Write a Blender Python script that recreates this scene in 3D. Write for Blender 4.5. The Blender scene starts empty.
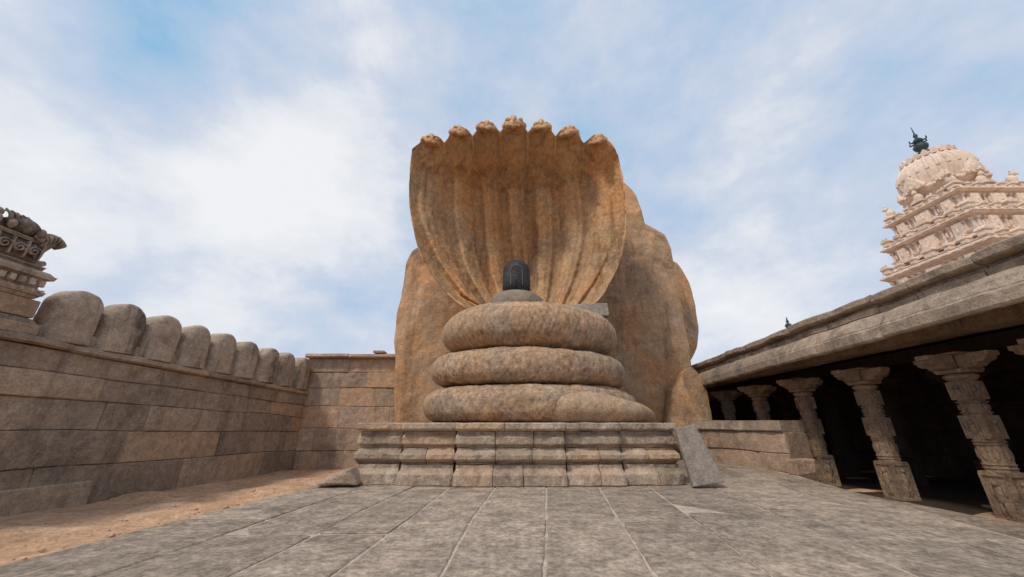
import bpy, bmesh, math, random
from mathutils import Vector, Matrix, noise
random.seed(7)
PI = math.pi
scene = bpy.context.scene
col = scene.collection

# ------------------------------------------------------------------ survey helpers
F = 360.0; PITCH = math.atan(137/360.0); CP = math.cos(PITCH); SP = math.sin(PITCH); H = 1.0
def ray(px, py):
    u = px-512; v = 288-py
    return u, F*CP - v*SP, F*SP + v*CP
def at(px, py, Y):
    a, b, c = ray(px, py)
    return Vector((a*Y/b, Y, H + c*Y/b))

# ------------------------------------------------------------------ mesh builder
class MB:
    def __init__(s): s.v=[]; s.f=[]; s.r=[]
    def add(s, verts, faces, rnd=None, M=None):
        if rnd is None: rnd = random.random()
        o = len(s.v)
        for p in verts:
            p = Vector(p)
            s.v.append(M @ p if M else p)
        for f in faces:
            s.f.append([i+o for i in f]); s.r.append(rnd)
    def frustum(s, cx, cy, z0, z1, a0, b0, a1, b1, rnd=None, M=None, jit=0):
        vs = []
        for z, a, b in ((z0,a0,b0),(z1,a1,b1)):
            for sx, sy in ((-1,-1),(1,-1),(1,1),(-1,1)):
                j = [random.uniform(-jit, jit) for _ in range(3)]
                vs.append((cx+sx*a+j[0], cy+sy*b+j[1], z+j[2]))
        s.add(vs, [(3,2,1,0),(4,5,6,7),(0,1,5,4),(1,2,6,5),(2,3,7,6),(3,0,4,7)], rnd, M)
    def box(s, x0, x1, y0, y1, z0, z1, rnd=None, M=None, jit=0):
        s.frustum((x0+x1)/2,(y0+y1)/2,z0,z1,(x1-x0)/2,(y1-y0)/2,(x1-x0)/2,(y1-y0)/2,rnd,M,jit)
    def prism(s, poly, fa, fb, rnd=None, M=None):
        n = len(poly)
        vs = [fa(p) for p in poly] + [fb(p) for p in poly]
        fs = [tuple(range(n))[::-1], tuple(range(n, 2*n))]
        for i in range(n):
            j = (i+1) % n; fs.append((i, j, n+j, n+i))
        s.add(vs, fs, rnd, M)
    def lathe(s, prof, cx, cy, seg=32, rnd=None, M=None):
        vs=[]; fs=[]
        for r, z in prof:
            for i in range(seg):
                a = 2*PI*i/seg
                vs.append((cx+r*math.cos(a), cy+r*math.sin(a), z))
        for k in range(len(prof)-1):
            for i in range(seg):
                j=(i+1)%seg
                fs.append((k*seg+i,k*seg+j,(k+1)*seg+j,(k+1)*seg+i))
        fs.append(tuple(range(seg))[::-1]); fs.append(tuple((len(prof)-1)*seg+i for i in range(seg)))
        s.add(vs, fs, rnd, M)
    def ball(s, c, rx, ry, rz, seg=12, ring=8, rnd=None, M=None, p=1.0):
        vs=[]; fs=[]
        def sp(t): return math.copysign(abs(t)**p, t)
        for k in range(ring+1):
            ph = PI*k/ring
            for i in range(seg):
                a = 2*PI*i/seg
                vs.append((c[0]+rx*sp(math.sin(ph))*sp(math.cos(a)), c[1]+ry*sp(math.sin(ph))*sp(math.sin(a)), c[2]-rz*sp(math.cos(ph))))
        for k in range(ring):
            for i in range(seg):
                j=(i+1)%seg
                fs.append((k*seg+i,k*seg+j,(k+1)*seg+j,(k+1)*seg+i))
        s.add(vs, fs, rnd, M)
    def tube(s, pts, seg=20, rnd=None, ez=1.0):
        vs=[]; fs=[]; n=len(pts)
        for k,(x,y,z,r) in enumerate(pts):
            a = Vector(pts[max(k-1,0)][:3]); b = Vector(pts[min(k+1,n-1)][:3])
            t=(b-a).normalized(); side=t.cross(Vector((0,0,1)))
            side = side.normalized() if side.length>1e-4 else Vector((1,0,0))
            up=side.cross(t)
            for i in range(seg):
                an=2*PI*i/seg
                vs.append(Vector((x,y,z))+side*r*math.cos(an)+up*r*ez*math.sin(an))
        for k in range(n-1):
            for i in range(seg):
                j=(i+1)%seg
                fs.append((k*seg+i,k*seg+j,(k+1)*seg+j,(k+1)*seg+i))
        fs.append(tuple(range(seg))[::-1]); fs.append(tuple((n-1)*seg+i for i in range(seg)))
        s.add(vs, fs, rnd)
    def blob(s, outline, yc, d, p=3.0, N=110, R=22, rnd=None, M=None, lean=0.0, soft=.5):
        pts=[Vector(q) for q in outline]; n=len(pts)
        L=[0]
        for i in range(n): L.append(L[-1]+(pts[(i+1)%n]-pts[i]).length)
        T=L[-1]; rs=[]
        for k in range(N):
            t=T*k/N
            for i in range(n):
                if L[i]<=t<=L[i+1]:
                    a=(t-L[i])/max(L[i+1]-L[i],1e-6)
                    p0,p1,p2,p3=pts[i-1],pts[i],pts[(i+1)%n],pts[(i+2)%n]
                    q=0.5*((2*p1)+(-p0+p2)*a+(2*p0-5*p1+4*p2-p3)*a*a+(-p0+3*p1-3*p2+p3)*a**3)
                    rs.append(q*soft+(p1.lerp(p2,a))*(1-soft)); break
        c=sum(rs,Vector((0,0)))/len(rs); N=len(rs)
        vs=[];fs=[]
        def ringpts(sgn):
            out=[]
            for k in range(R+1):
                q=math.sin(PI/2*(1-k/R))
                dep=(1-q**p)**(1/p)
                out.append([(c.x+(w.x-c.x)*q, yc+sgn*d*dep+lean*((c.y+(w.y-c.y)*q)-c.y), c.y+(w.y-c.y)*q) for w in rs])
            return out
        fr=ringpts(-1); bk=ringpts(1)
        rows=fr[::-1]+bk[1:]
        for r in rows: vs+=r
        for k in range(len(rows)-1):
            for i in range(N):
                j=(i+1)%N
                fs.append((k*N+i,k*N+j,(k+1)*N+j,(k+1)*N+i))
        s.add(vs,fs,rnd,M)
    def build(s, name, mat, parent=None, smooth=False, bevel=0, seg=2):
        me=bpy.data.meshes.new(name); me.from_pydata([tuple(v) for v in s.v],[],s.f); me.validate()
        if len(me.polygons)==len(s.r):
            at_=me.attributes.new('rnd','FLOAT','FACE'); at_.data.foreach_set('value',s.r)
        bm=bmesh.new(); bm.from_mesh(me)
        if smooth: bmesh.ops.remove_doubles(bm, verts=bm.verts, dist=1e-5)
        bmesh.ops.recalc_face_normals(bm, faces=bm.faces); bm.to_mesh(me); bm.free()
        if smooth: me.polygons.foreach_set('use_smooth',[True]*len(me.polygons))
        me.materials.append(mat)
        o=bpy.data.objects.new(name,me); col.objects.link(o)
        if parent: o.parent=parent
        if bevel:
            m=o.modifiers.new('bevel','BEVEL'); m.width=bevel; m.segments=seg; m.limit_method='ANGLE'; m.angle_limit=math.radians(35)
        return o
def rough(o, amp, sc, octv=5, seed=0, H_=0.9, zs=1.0):
    me=o.data; off=Vector((seed*13.1,seed*7.7,seed*3.3))
    ns=[v.normal.copy() for v in me.vertices]
    for v,n in zip(me.vertices,ns):
        q=Vector((v.co.x,v.co.y,v.co.z*zs))*sc+off
        v.co+=n*amp*noise.fractal(q,H_,2.0,octv)
def tag(o,label=None,cat=None,group=None,kind=None):
    if label:o['label']=label
    if cat:o['category']=cat
    if group:o['group']=group
    if kind:o['kind']=kind
    return o
def root0(name,label,cat,group=None):
    o=bpy.data.objects.new(name,None); col.objects.link(o); o.empty_display_size=.2
    return tag(o,label,cat,group)

# ------------------------------------------------------------------ materials
def stone(name, c1, c2, dark, sc=1.0, stain=0.5, streak=0.3, bump=0.03, rndamt=0.35, speck=0.18, rough_=0.9, light=None, lightamt=0.0, streak_sc=3.0, extra=None, warm=None, warmamt=.5, crease_shade=0.0):
    m=bpy.data.materials.new(name); m.use_nodes=True; nt=m.node_tree; N=nt.nodes; Lk=nt.links
    b=N['Principled BSDF']; b.inputs['Roughness'].default_value=rough_; b.inputs['Specular IOR Level'].default_value=.2
    geo=N.new('ShaderNodeNewGeometry')
    def noi(scale, det=6, rg=.6, vec=None, dist=0):
        n=N.new('ShaderNodeTexNoise'); n.inputs['Scale'].default_value=scale; n.inputs['Detail'].default_value=det; n.inputs['Roughness'].default_value=rg; n.inputs['Distortion'].default_value=dist
        Lk.new(vec or geo.outputs['Position'], n.inputs['Vector']); return n.outputs['Fac']
    def ramp(fac,a,b_,t0=0,t1=1):
        r=N.new('ShaderNodeMapRange'); r.interpolation_type='SMOOTHSTEP'; Lk.new(fac,r.inputs['Value']); r.inputs['From Min'].default_value=a; r.inputs['From Max'].default_value=b_; r.inputs['To Min'].default_value=t0; r.inputs['To Max'].default_value=t1; return r.outputs['Result']
    def mixc(fac,A,B,mode='MIX'):
        x=N.new('ShaderNodeMix'); x.data_type='RGBA'; x.blend_type=mode
        if isinstance(fac,float): x.inputs['Factor'].default_value=fac
        else: Lk.new(fac,x.inputs['Factor'])
        for idx,val in ((6,A),(7,B)):
            if isinstance(val,tuple): x.inputs[idx].default_value=(*val,1)
            else: Lk.new(val,x.inputs[idx])
        return x.outputs[2]
    def mul(a,k):
        x=N.new('ShaderNodeMath'); x.operation='MULTIPLY'; Lk.new(a,x.inputs[0])
        if isinstance(k,float): x.inputs[1].default_value=k
        else: Lk.new(k,x.inputs[1])
        return x.outputs[0]
    def scale(c,f):
        vm=N.new('ShaderNodeVectorMath'); vm.operation='SCALE'; Lk.new(c,vm.inputs[0]); Lk.new(f,vm.inputs['Scale']); return vm.outputs[0]
    c=mixc(ramp(noi(.9*sc,5,.6),.38,.62),c1,c2)
    if warm: c=mixc(mul(ramp(noi(.65*sc,4,.6,None,.6),.46,.62),warmamt),c,warm)
    mp=N.new('ShaderNodeMapping'); mp.inputs['Scale'].default_value=(1,1,.12); Lk.new(geo.outputs['Position'],mp.inputs['Vector'])
    st=ramp(noi(streak_sc,6,.65,mp.outputs['Vector'],.3),.5,.68)
    c=mixc(mul(st,streak),c,dark)
    c=mixc(mul(ramp(noi(1.1*sc,9,.68,None,.4),.50,.70),stain),c,dark)
    if light: c=mixc(mul(ramp(noi(1.8*sc,8,.68,None,.6),.50,.66),lightamt),c,light)
    if rndamt:
        a=N.new('ShaderNodeAttribute'); a.attribute_name='rnd'
        r=N.new('ShaderNodeMapRange'); Lk.new(a.outputs['Fac'],r.inputs['Value']); r.inputs['To Min'].default_value=1-rndamt; r.inputs['To Max'].default_value=1+rndamt*.8
        c=scale(c,r.outputs['Result'])
        if extra: c=mixc(mul(ramp(a.outputs['Fac'],.60,.95),.65),c,extra)
    c=scale(c,ramp(noi(30*sc,3,.7),.3,.7,1-speck,1+speck))
    c=scale(c,ramp(noi(7*sc,7,.75),.30,.70,1-speck*1.3,1+speck*.9))
    if crease_shade: c=scale(c,ramp(geo.outputs['Pointiness'],.5-.05,.5+.05,1-crease_shade,1+crease_shade*.45))  # occlusion painted into the colour: creases darkened, raised edges lightened
    Lk.new(c,b.inputs['Base Color'])
    h1=noi(4*sc,8,.66); h2=noi(26*sc,4,.65)
    ad=N.new('ShaderNodeMath'); ad.operation='MULTIPLY_ADD'; Lk.new(h2,ad.inputs[0]); ad.inputs[1].default_value=.25; Lk.new(h1,ad.inputs[2])
    bp=N.new('ShaderNodeBump'); bp.inputs['Strength'].default_value=.85; bp.inputs['Distance'].default_value=bump*2; Lk.new(ad.outputs[0],bp.inputs['Height']); Lk.new(bp.outputs[0],b.inputs['Normal'])
    return m
M_wall=stone('wall granite',(.42,.31,.225),(.34,.26,.195),(.12,.09,.068),1,.5,.42,.03,.22,extra=(.46,.30,.185),light=(.50,.40,.31),lightamt=.4)
M_wallwarm=stone('warm wall granite',(.50,.35,.24),(.42,.305,.22),(.17,.12,.09),1,.5,.35,.03,.22,extra=(.50,.30,.17),light=(.6,.48,.37),lightamt=.3)
M_cope=stone('carved pier granite',(.40,.31,.235),(.30,.235,.18),(.08,.062,.05),1.2,.55,.45,.02,.12,crease_shade=.7)
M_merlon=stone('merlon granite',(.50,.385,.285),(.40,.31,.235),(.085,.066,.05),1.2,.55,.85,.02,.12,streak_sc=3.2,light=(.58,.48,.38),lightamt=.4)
M_hood=stone('carved brown granite',(.60,.375,.195),(.50,.32,.18),(.17,.098,.058),.8,.38,.6,.025,0,light=(.62,.47,.32),lightamt=.35,streak_sc=2.2,warm=(.64,.30,.105),warmamt=.6,crease_shade=.55,speck=.14)
M_boulder=stone('boulder granite',(.57,.36,.205),(.48,.32,.20),(.17,.11,.075),.7,.5,.6,.04,0,light=(.60,.46,.33),lightamt=.45,streak_sc=1.3,warm=(.62,.31,.13),warmamt=.65,speck=.15,crease_shade=.3)
M_coil=stone('coil granite',(.48,.325,.205),(.41,.29,.195),(.13,.09,.065),.9,.5,.3,.03,0,light=(.56,.44,.33),lightamt=.45,warm=(.50,.29,.155),warmamt=.55,crease_shade=.7)
M_disc=stone('grey brown disc granite',(.33,.255,.19),(.26,.205,.16),(.10,.08,.065),2,.5,.2,.015,0,light=(.42,.35,.28),lightamt=.4)
M_plinth=stone('plinth granite',(.50,.37,.265),(.41,.315,.235),(.12,.092,.072),1.2,.62,.45,.035,.2,light=(.64,.53,.41),lightamt=.5,extra=(.50,.33,.20))
M_slab=stone('grey slab granite',(.34,.285,.235),(.28,.235,.20),(.13,.105,.088),1.3,.5,.3,.025,0,light=(.46,.40,.34),lightamt=.4)
M_pave=stone('paving granite',(.40,.315,.24),(.33,.262,.203),(.15,.118,.093),.55,.7,0.0,.035,.18,speck=.30,light=(.49,.40,.31),lightamt=.5)
M_mortar=stone('mortar',(.60,.49,.39),(.48,.39,.31),(.25,.20,.16),2,.6,0.0,.01,0)
M_sand=stone('sandy bedrock ground',(.60,.37,.225),(.50,.315,.20),(.25,.16,.105),.6,.5,0.0,.05,0,light=(.68,.50,.35),lightamt=.5,speck=.2)
M_black=stone('worn black stone',(.055,.052,.052),(.04,.038,.04),(.018,.018,.018),2,.4,.5,.006,0,speck=.3,rough_=.6,light=(.12,.115,.11),lightamt=.5)
M_pale=stone('chalky carved line',(.22,.20,.18),(.16,.15,.14),(.08,.08,.08),5,.5,.3,.003,0)
M_eave=stone('eave granite',(.45,.34,.25),(.35,.275,.21),(.12,.09,.07),1,.6,.55,.03,.16,light=(.55,.45,.35),lightamt=.4)
M_pillar=stone('pillar granite',(.37,.245,.155),(.29,.20,.135),(.085,.06,.044),1.2,.6,.5,.04,.1,light=(.43,.315,.215),lightamt=.35)
M_inside_shade=stone('hall masonry darkened for shade',(.08,.052,.037),(.06,.042,.031),(.025,.018,.014),1,.5,.4,.03,.2)  # dimness of the hall interior is put into this near-black stone colour
M_tower=stone('tower plaster',(.84,.685,.55),(.76,.60,.475),(.48,.35,.255),1,.4,.4,.015,.10,speck=.1,light=(.88,.77,.65),lightamt=.4)
M_bronze=stone('weathered bronze',(.05,.085,.085),(.035,.06,.065),(.02,.03,.03),4,.3,.2,.003,0,speck=.1,rough_=.5)

# ------------------------------------------------------------------ camera
cam=bpy.data.cameras.new('camera'); cam.sensor_width=36; cam.lens=F/1024*36; cam.clip_end=3000; cam.clip_start=.05
co=bpy.data.objects.new('camera',cam); col.objects.link(co); co.location=(0,0,H); co.rotation_euler=(PI/2+PITCH,0,0)
scene.camera=co

# ------------------------------------------------------------------ light + sky
scene.view_settings.view_transform='Standard'; scene.view_settings.look='None'; scene.view_settings.exposure=0
EL=math.radians(52); AZ=math.radians(-42)
sun=bpy.data.lights.new('sun','SUN'); sun.energy=2.1; sun.angle=math.radians(8); sun.color=(1,.91,.80)
so=bpy.data.objects.new('sun',sun); col.objects.link(so)
sd=Vector((math.sin(AZ)*math.cos(EL), -math.cos(AZ)*math.cos(EL), math.sin(EL)))
so.rotation_euler=sd.to_track_quat('Z','Y').to_euler(); so.location=(0,0,30)
w=bpy.data.worlds.new('World'); scene.world=w; w.use_nodes=True; nt=w.node_tree; N=nt.nodes; Lk=nt.links
for n in list(N): N.remove(n)
out=N.new('ShaderNodeOutputWorld'); mixs=N.new('ShaderNodeMixShader'); b1=N.new('ShaderNodeBackground'); b2=N.new('ShaderNodeBackground')
sky=N.new('ShaderNodeTexSky'); sky.sky_type='NISHITA'; sky.sun_disc=False; sky.sun_elevation=EL; sky.sun_rotation=math.atan2(sd.x,sd.y)
b1.inputs['Strength'].default_value=.1; Lk.new(sky.outputs[0],b1.inputs['Color'])
tc=N.new('ShaderNodeTexCoord'); D=tc.outputs['Generated']
def wmath(op,a,b=None,c=None):
    n=N.new('ShaderNodeMath'); n.operation=op
    for i,x in enumerate((a,b,c)):
        if x is None: continue
        if isinstance(x,(int,float)): n.inputs[i].default_value=x
        else: Lk.new(x,n.inputs[i])
    return n.outputs[0]
def patch(px,py,r0,r1):
    d=Vector(ray(px,py)).normalized()
    n=N.new('ShaderNodeVectorMath'); n.operation='DISTANCE'; Lk.new(D,n.inputs[0]); n.inputs[1].default_value=d
    m=N.new('ShaderNodeMapRange'); m.interpolation_type='SMOOTHSTEP'; Lk.new(n.outputs['Value'],m.inputs['Value'])
    m.inputs['From Min'].default_value=r0; m.inputs['From Max'].default_value=r1; m.inputs['To Min'].default_value=1; m.inputs['To Max'].default_value=0
    return m.outputs['Result']
def wnoise(sc,loc,det=7,rg=.55,dist=.4,strech=(1,1,1.8)):
    mp=N.new('ShaderNodeMapping'); mp.inputs['Scale'].default_value=strech; mp.inputs['Location'].default_value=loc; Lk.new(D,mp.inputs['Vector'])
    n=N.new('ShaderNodeTexNoise'); n.inputs['Scale'].default_value=sc; n.inputs['Detail'].default_value=det; n.inputs['Roughness'].default_value=rg; n.inputs['Distortion'].default_value=dist
    Lk.new(mp.outputs['Vector'],n.inputs['Vector']); return n.outputs['Fac']
cv=wmath('MULTIPLY_ADD',wnoise(2.1,(3.1,1.2,.4),8,.6,.0),.95,.12)
cv=wmath('MULTIPLY_ADD',wnoise(5,(0,5,2),9,.6,.0,(1,1,1.4)),.70,wmath('ADD',cv,-.35))
for px,py,a,b_,k in ((165,5,.05,.36,-.46),(20,-60,.0,.4,-.1),(520,40,.0,.34,-.12),(130,150,.08,.55,.38),(330,150,.05,.36,.20),(345,0,.0,.20,.22),(40,5,.0,.14,.22),(740,320,.0,.45,.26),(300,330,.05,.5,.02),(640,170,.0,.4,-.06),(900,60,.0,.5,.01),(150,300,.0,.3,-.12)):
    cv=wmath('MULTIPLY_ADD',patch(px,py,a,b_),k,cv)
cr=N.new('ShaderNodeValToRGB'); Lk.new(cv,cr.inputs[0]); e=cr.color_ramp.elements
e[0].position=.10; e[0].color=(.16,.45,.70,1); e[1].position=1.0; e[1].color=(.93,.94,.96,1)
for p_,c_ in ((.32,(.36,.57,.79,1)),(.50,(.50,.63,.81,1)),(.68,(.65,.715,.84,1)),(.82,(.82,.85,.90,1))):
    q=e.new(p_); q.color=c_
Lk.new(cr.outputs[0],b2.inputs['Color']); b2.inputs['Strength'].default_value=1.0
mixs.inputs[0].default_value=.92; Lk.new(b1.outputs[0],mixs.inputs[1]); Lk.new(b2.outputs[0],mixs.inputs[2]); Lk.new(mixs.outputs[0],out.inputs[0])

# ------------------------------------------------------------------ ground
G=-.35
def gz(x,y):
    q=Vector((x*.7,y*.7,0)); a=.06*noise.fractal(q,1.2,2,6)
    r=noise.noise(Vector((x*.5+.3*noise.noise(Vector((x*2,y*2,0))),y*.9,4.2)))
    if r>.05: a+=min((r-.05)*1.5,.06)
    return G+a
mb=MB(); n=260
vs=[];fs=[]
def gcoord(i):
    t=(i/n)*2-1; return math.copysign(abs(t)**3.2,t)*600
for j in range(n+1):
    for i in range(n+1):
        x=gcoord(i); y=gcoord(j)+8
        vs.append((x,y,gz(x,y) if math.hypot(x,y)<40 else G))
for j in range(n):
    for i in range(n):
        a=j*(n+1)+i; fs.append((a,a+1,a+n+2,a+n+1))
mb.add(vs,fs,.5); g=mb.build('ground',M_sand,smooth=True); tag(g,kind='structure')

def xl(y): return -4.27+.115*y
def xr(y):
    P=[(-4,3.4),(2,4.1),(3.68,4.75),(6.96,5.60),(9,6.25),(13.5,6.35)]
    for (a,b),(c,d) in zip(P,P[1:]):
        if a<=y<=c: return b+(d-b)*(y-a)/(c-a)
    return P[-1][1]
edge=[(xl(-4),-4)]+[(xr(y),y) for y in (-4,2,3.68,6.96,9,13.4)]+[(xl(13.4)+.3,13.4)]
mb=MB(); mb.prism(edge,lambda p:(p[0],p[1],G-.3),lambda p:(p[0],p[1],-.011),.5)
o=mb.build('platform',M_mortar); tag(o,kind='structure')
mb=MB(); random.seed(12)
x0s=[-3.93,-2.95,-2.02,-1.28,-.54,.21,1.0,1.85,2.9,3.95]
sl=[.115,.09,.07,.055,.06,.104,.13,.135,.15,.2]
def bnd(i,y):
    return min(x0s[i]+sl[i]*(y-3.09)+.05*noise.noise(Vector((i*7.3,y*.5,0))), xr(y)-.02)
def slab(A,r=None,skew=0):
    c=sum((Vector(p) for p in A),Vector((0,0)))/4
    P=[]
    for i in range(4):
        a=Vector(A[i]);b=Vector(A[(i+1)%4]); k=max(2,int((b-a).length/.07))
        e_=(b-a).normalized(); inn=Vector((-e_.y,e_.x))
        side_=i in (1,3)
        for s_ in range(k):
            p=a.lerp(b,s_/k)
            if side_:      # long sides follow the wavering strip line
                idx=A_idx[0]+(1 if i==1 else 0)
                if idx is not None and idx<len(x0s): p=Vector((bnd(idx,p.y),p.y))
            w1=.006+.020*abs(noise.noise(Vector((p.x*2.5,p.y*2.5,i*5))))+.016*abs(noise.noise(Vector((p.x*14,p.y*14,i*5))))
            if s_==0:
                a0=Vector(A[i-1]); e2=(a-a0).normalized(); in2=Vector((-e2.y,e2.x)); P.append(p+(inn+in2)*(w1+.010))
            else: P.append(p+inn*w1)
    n_=len(P); tz=random.uniform(-.003,.006); dx,dy=random.uniform(-.008,.008),random.uniform(-.006,.006)
    zt_=lambda q: tz+(q.x-c.x)*dx+(q.y-c.y)*dy
    I=[q+(c-q).normalized()*.018 for q in P]
    vs=[(q.x,q.y,-.1) for q in P]+[(q.x,q.y,zt_(q)-.007) for q in P]+[(q.x,q.y,zt_(q)) for q in I]
    fs=[]
    for i in range(n_):
        j=(i+1)%n_; fs.append((i,j,n_+j,n_+i)); fs.append((n_+i,n_+j,2*n_+j,2*n_+i))
    fs.append(tuple(2*n_+i for i in range(n_)))
    mb.add(vs,fs,r)
A_idx=[0]
for i in range(len(x0s)-1):
    A_idx[0]=i
    ys=[-3.5,-1.0,1.2,3.02]
    yy=3.02+random.uniform(1.0,2.6)
    ys.append(yy)
    while yy<11.0:
        yy+=random.uniform(2.3,4.2); ys.append(yy)
    ys[-1]=13.3
    for a,b in zip(ys,ys[1:]):
        A=[(bnd(i,a),a),(bnd(i+1,a),a),(bnd(i+1,b),b),(bnd(i,b),b)]
        if A[1][0]-A[0][0]<.1: continue
        slab(A)
yy=1.0; A_idx[0]=99
while yy<13:
    b=min(yy+random.uniform(1.6,2.6),13.3)
    xa,xb=bnd(9,yy),bnd(9,b)
    if xr(yy)-xa>.15 and xr(b)-xb>.15:
        for q in range(2):
            f0,f1=q*.5,(q+1)*.5
            slab([(xa+(xr(yy)-xa)*f0,yy),(xa+(xr(yy)-xa)*f1,yy),(xb+(xr(b)-xb)*f1,b),(xb+(xr(b)-xb)*f0,b)])
    yy=b
o=mb.build('paving',M_pave); tag(o,kind='structure')
mb=MB()
for k in range(700):
    x=random.uniform(-8.5,-3.6); y=random.uniform(2.5,13)
    if x>xl(y)-.05: continue
    if x<-9.01+.148*y+.1: continue
    r=random.uniform(.005,.018)*(2.6 if random.random()<.05 else 1)
    mb.ball((x,y,gz(x,y)+r*.3),r*random.uniform(.8,1.6),r,r*.6,6,4)
o=mb.build('gravel',M_sand,smooth=True); tag(o,'loose grit and pebbles lying on the sandy ground beside the platform','gravel',kind='stuff')

# ------------------------------------------------------------------ plinth
R=root0('stone_plinth','low stepped granite plinth with moulded bands carrying the coiled serpent statue','plinth')
YF=7.40
bays=[(-2.92,-2.05,0),(-2.05,-1.04,.09),(-1.04,.97,.18),(.97,2.03,.09),(2.03,3.1,0)]
def band(name,prof,mat,bl=.9,back=11.9,seed=1,ret=.3):
    random.seed(seed)
    m=MB(); mx=max(o_ for _,o_ in prof)
    for bi,(a,b,f) in enumerate(bays):
        nb=max(1,round((b-a)/bl)); xs=[a+(b-a)*k/nb+(random.uniform(-.12,.12) if 0<k<nb else 0) for k in range(nb+1)]
        for p,q in zip(xs,xs[1:]):
            j=random.uniform(-.016,.016); bk=YF+.9
            pa=p+.005; qa=q-.005
            sa = ret if p==a else 0
            sb = ret if q==b else 0
            ns=max(3,int((qa-pa)/.06)); vs=[];fs=[]; npf=len(prof)+2
            for s_ in range(ns+1):
                t_=s_/ns
                vs.append((pa+(qa-pa)*t_,bk,prof[0][0]))
                for z,oo in prof:
                    dd=(mx-oo)*.8
                    x=(pa+dd*sa)+((qa-dd*sb)-(pa+dd*sa))*t_
                    w_=.026*noise.fractal(Vector((x*3.2,z*4,seed*3.1)),.7,2,5)
                    en=.020 if s_ in(0,ns) else 0
                    vs.append((x,YF-f-oo+j+w_+en,z+.010*noise.noise(Vector((x*4,seed,z)))))
                vs.append((pa+(qa-pa)*t_,bk,prof[-1][0]))
            for s_ in range(ns):
                for k in range(npf):
                    k2=(k+1)%npf; fs.append((s_*npf+k,s_*npf+k2,(s_+1)*npf+k2,(s_+1)*npf+k))
            fs.append(tuple(range(npf))); fs.append(tuple(ns*npf+k for k in range(npf))[::-1])
            m.add(vs,fs)
    m.box(-2.86,3.04,YF+.06,back,prof[0][0]+.002,prof[-1][0]-.002,.0)
    return m.build(name,mat,R)
band('base_moulding',[(.0,.16),(.02,.18),(.18,.18),(.20,.165),(.26,.07),(.275,.06),(.335,.06)],M_plinth,.7,seed=3)
band('kumuda_moulding',[(.342,.0),(.36,.0),(.42,.11),(.435,.13),(.50,.13),(.515,.11),(.58,.0),(.61,.0)],M_plinth,.6,seed=4)
band('upper_course',[(.617,-.02),(.65,-.02),(.67,.05),(.69,.065),(.79,.065),(.81,.05),(.86,.0),(.90,-.0)],M_plinth,.8,seed=5)
band('top_slab',[(.907,.09),(.93,.13),(.95,.145),(1.03,.145),(1.05,.13)],M_plinth,1.2,seed=8,ret=0)

# ------------------------------------------------------------------ serpent statue
S=root0('serpent_statue','huge carved granite serpent with three coils and a spread seven headed hood','statue')
CX=.42; CY=9.5
def coil(z0,z1,rx,ry,tilt,seed,dx=0,a=.62,n=2.4,tx=0):
    m=MB(); vs=[];fs=[]; A=620; B=84; zc=(z0+z1)/2; b=(z1-z0)/2*.985
    for i in range(A):
        th=2*PI*i/A
        wob=1+.008*math.sin(3*th+seed)+.006*math.sin(5*th+seed*2)
        for k in range(B):
            ph=2*PI*k/B
            c_=math.copysign(abs(math.cos(ph))**(2/n),math.cos(ph)); s_=math.copysign(abs(math.sin(ph))**(2/n),math.sin(ph))
            rr=(1-a/rx)+a/rx*c_
            fade=min(1,max(0,noise.noise(Vector((th*2.6,ph*1.3,seed*3)))*2.2+.6))
            gr=-.0034*fade*(abs(math.cos(th*26+ph*3.0))**16+abs(math.cos(th*26-ph*3.0))**16)
            # a pair of thin incised bands running round the body
            for pb in (.62,-.55):
                gr-=.0030*math.exp(-((math.atan2(math.sin(ph-pb),math.cos(ph-pb)))/.035)**2)
            x=rx*(rr*wob)*math.cos(th)*(1+gr); y=ry*rr*wob*math.sin(th)*(1+gr); z=b*s_*(1+gr*2)
            z+=tilt*x+tx*y+.022*math.sin(2*th+seed*1.7)*(1 if seed>1 else .2)
            vs.append((CX+dx+x,CY+y,zc+z))
    for i in range(A):
        for k in range(B):
            i2=(i+1)%A;k2=(k+1)%B
            fs.append((i*B+k,i2*B+k,i2*B+k2,i*B+k2))
    m.add(vs,fs,.5); o=m.build('coil',M_coil,S,smooth=True); rough(o,.026,1.8,7,seed,.7); return o
coil(1.05,1.84,2.62,2.0,.0,1,dx=-.02,n=2.45)
coil(1.83,2.64,2.46,1.92,-.026,2,dx=-.03,n=2.35)
coil(2.60,3.80,2.30,1.84,-.022,3,dx=.03,a=1.0,n=2.2)
m=MB(); pts=[]
for k in range(40):
    t=k/39; th=-PI*.46+t*PI*.56
    rr=1.86+1.34*t
    pts.append((CX+rr*math.cos(th),CY+(rr-.35)*math.sin(th),1.42-.29*t,.40*(1-t)**.85+.05))
m.tube(pts,28,.5,ez=.9); o=m.build('tail',M_coil,S,smooth=True); rough(o,.02,2.5,5,5)
m=MB(); m.lathe([(1.6,3.2),(1.6,3.62),(1.3,3.74),(1.1,3.81),(.95,3.86),(.85,3.90)],CX-.15,CY-.1,64,.5); o=m.build('coil_crown',M_coil,S,smooth=True); rough(o,.02,2.5,5,5)

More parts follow.
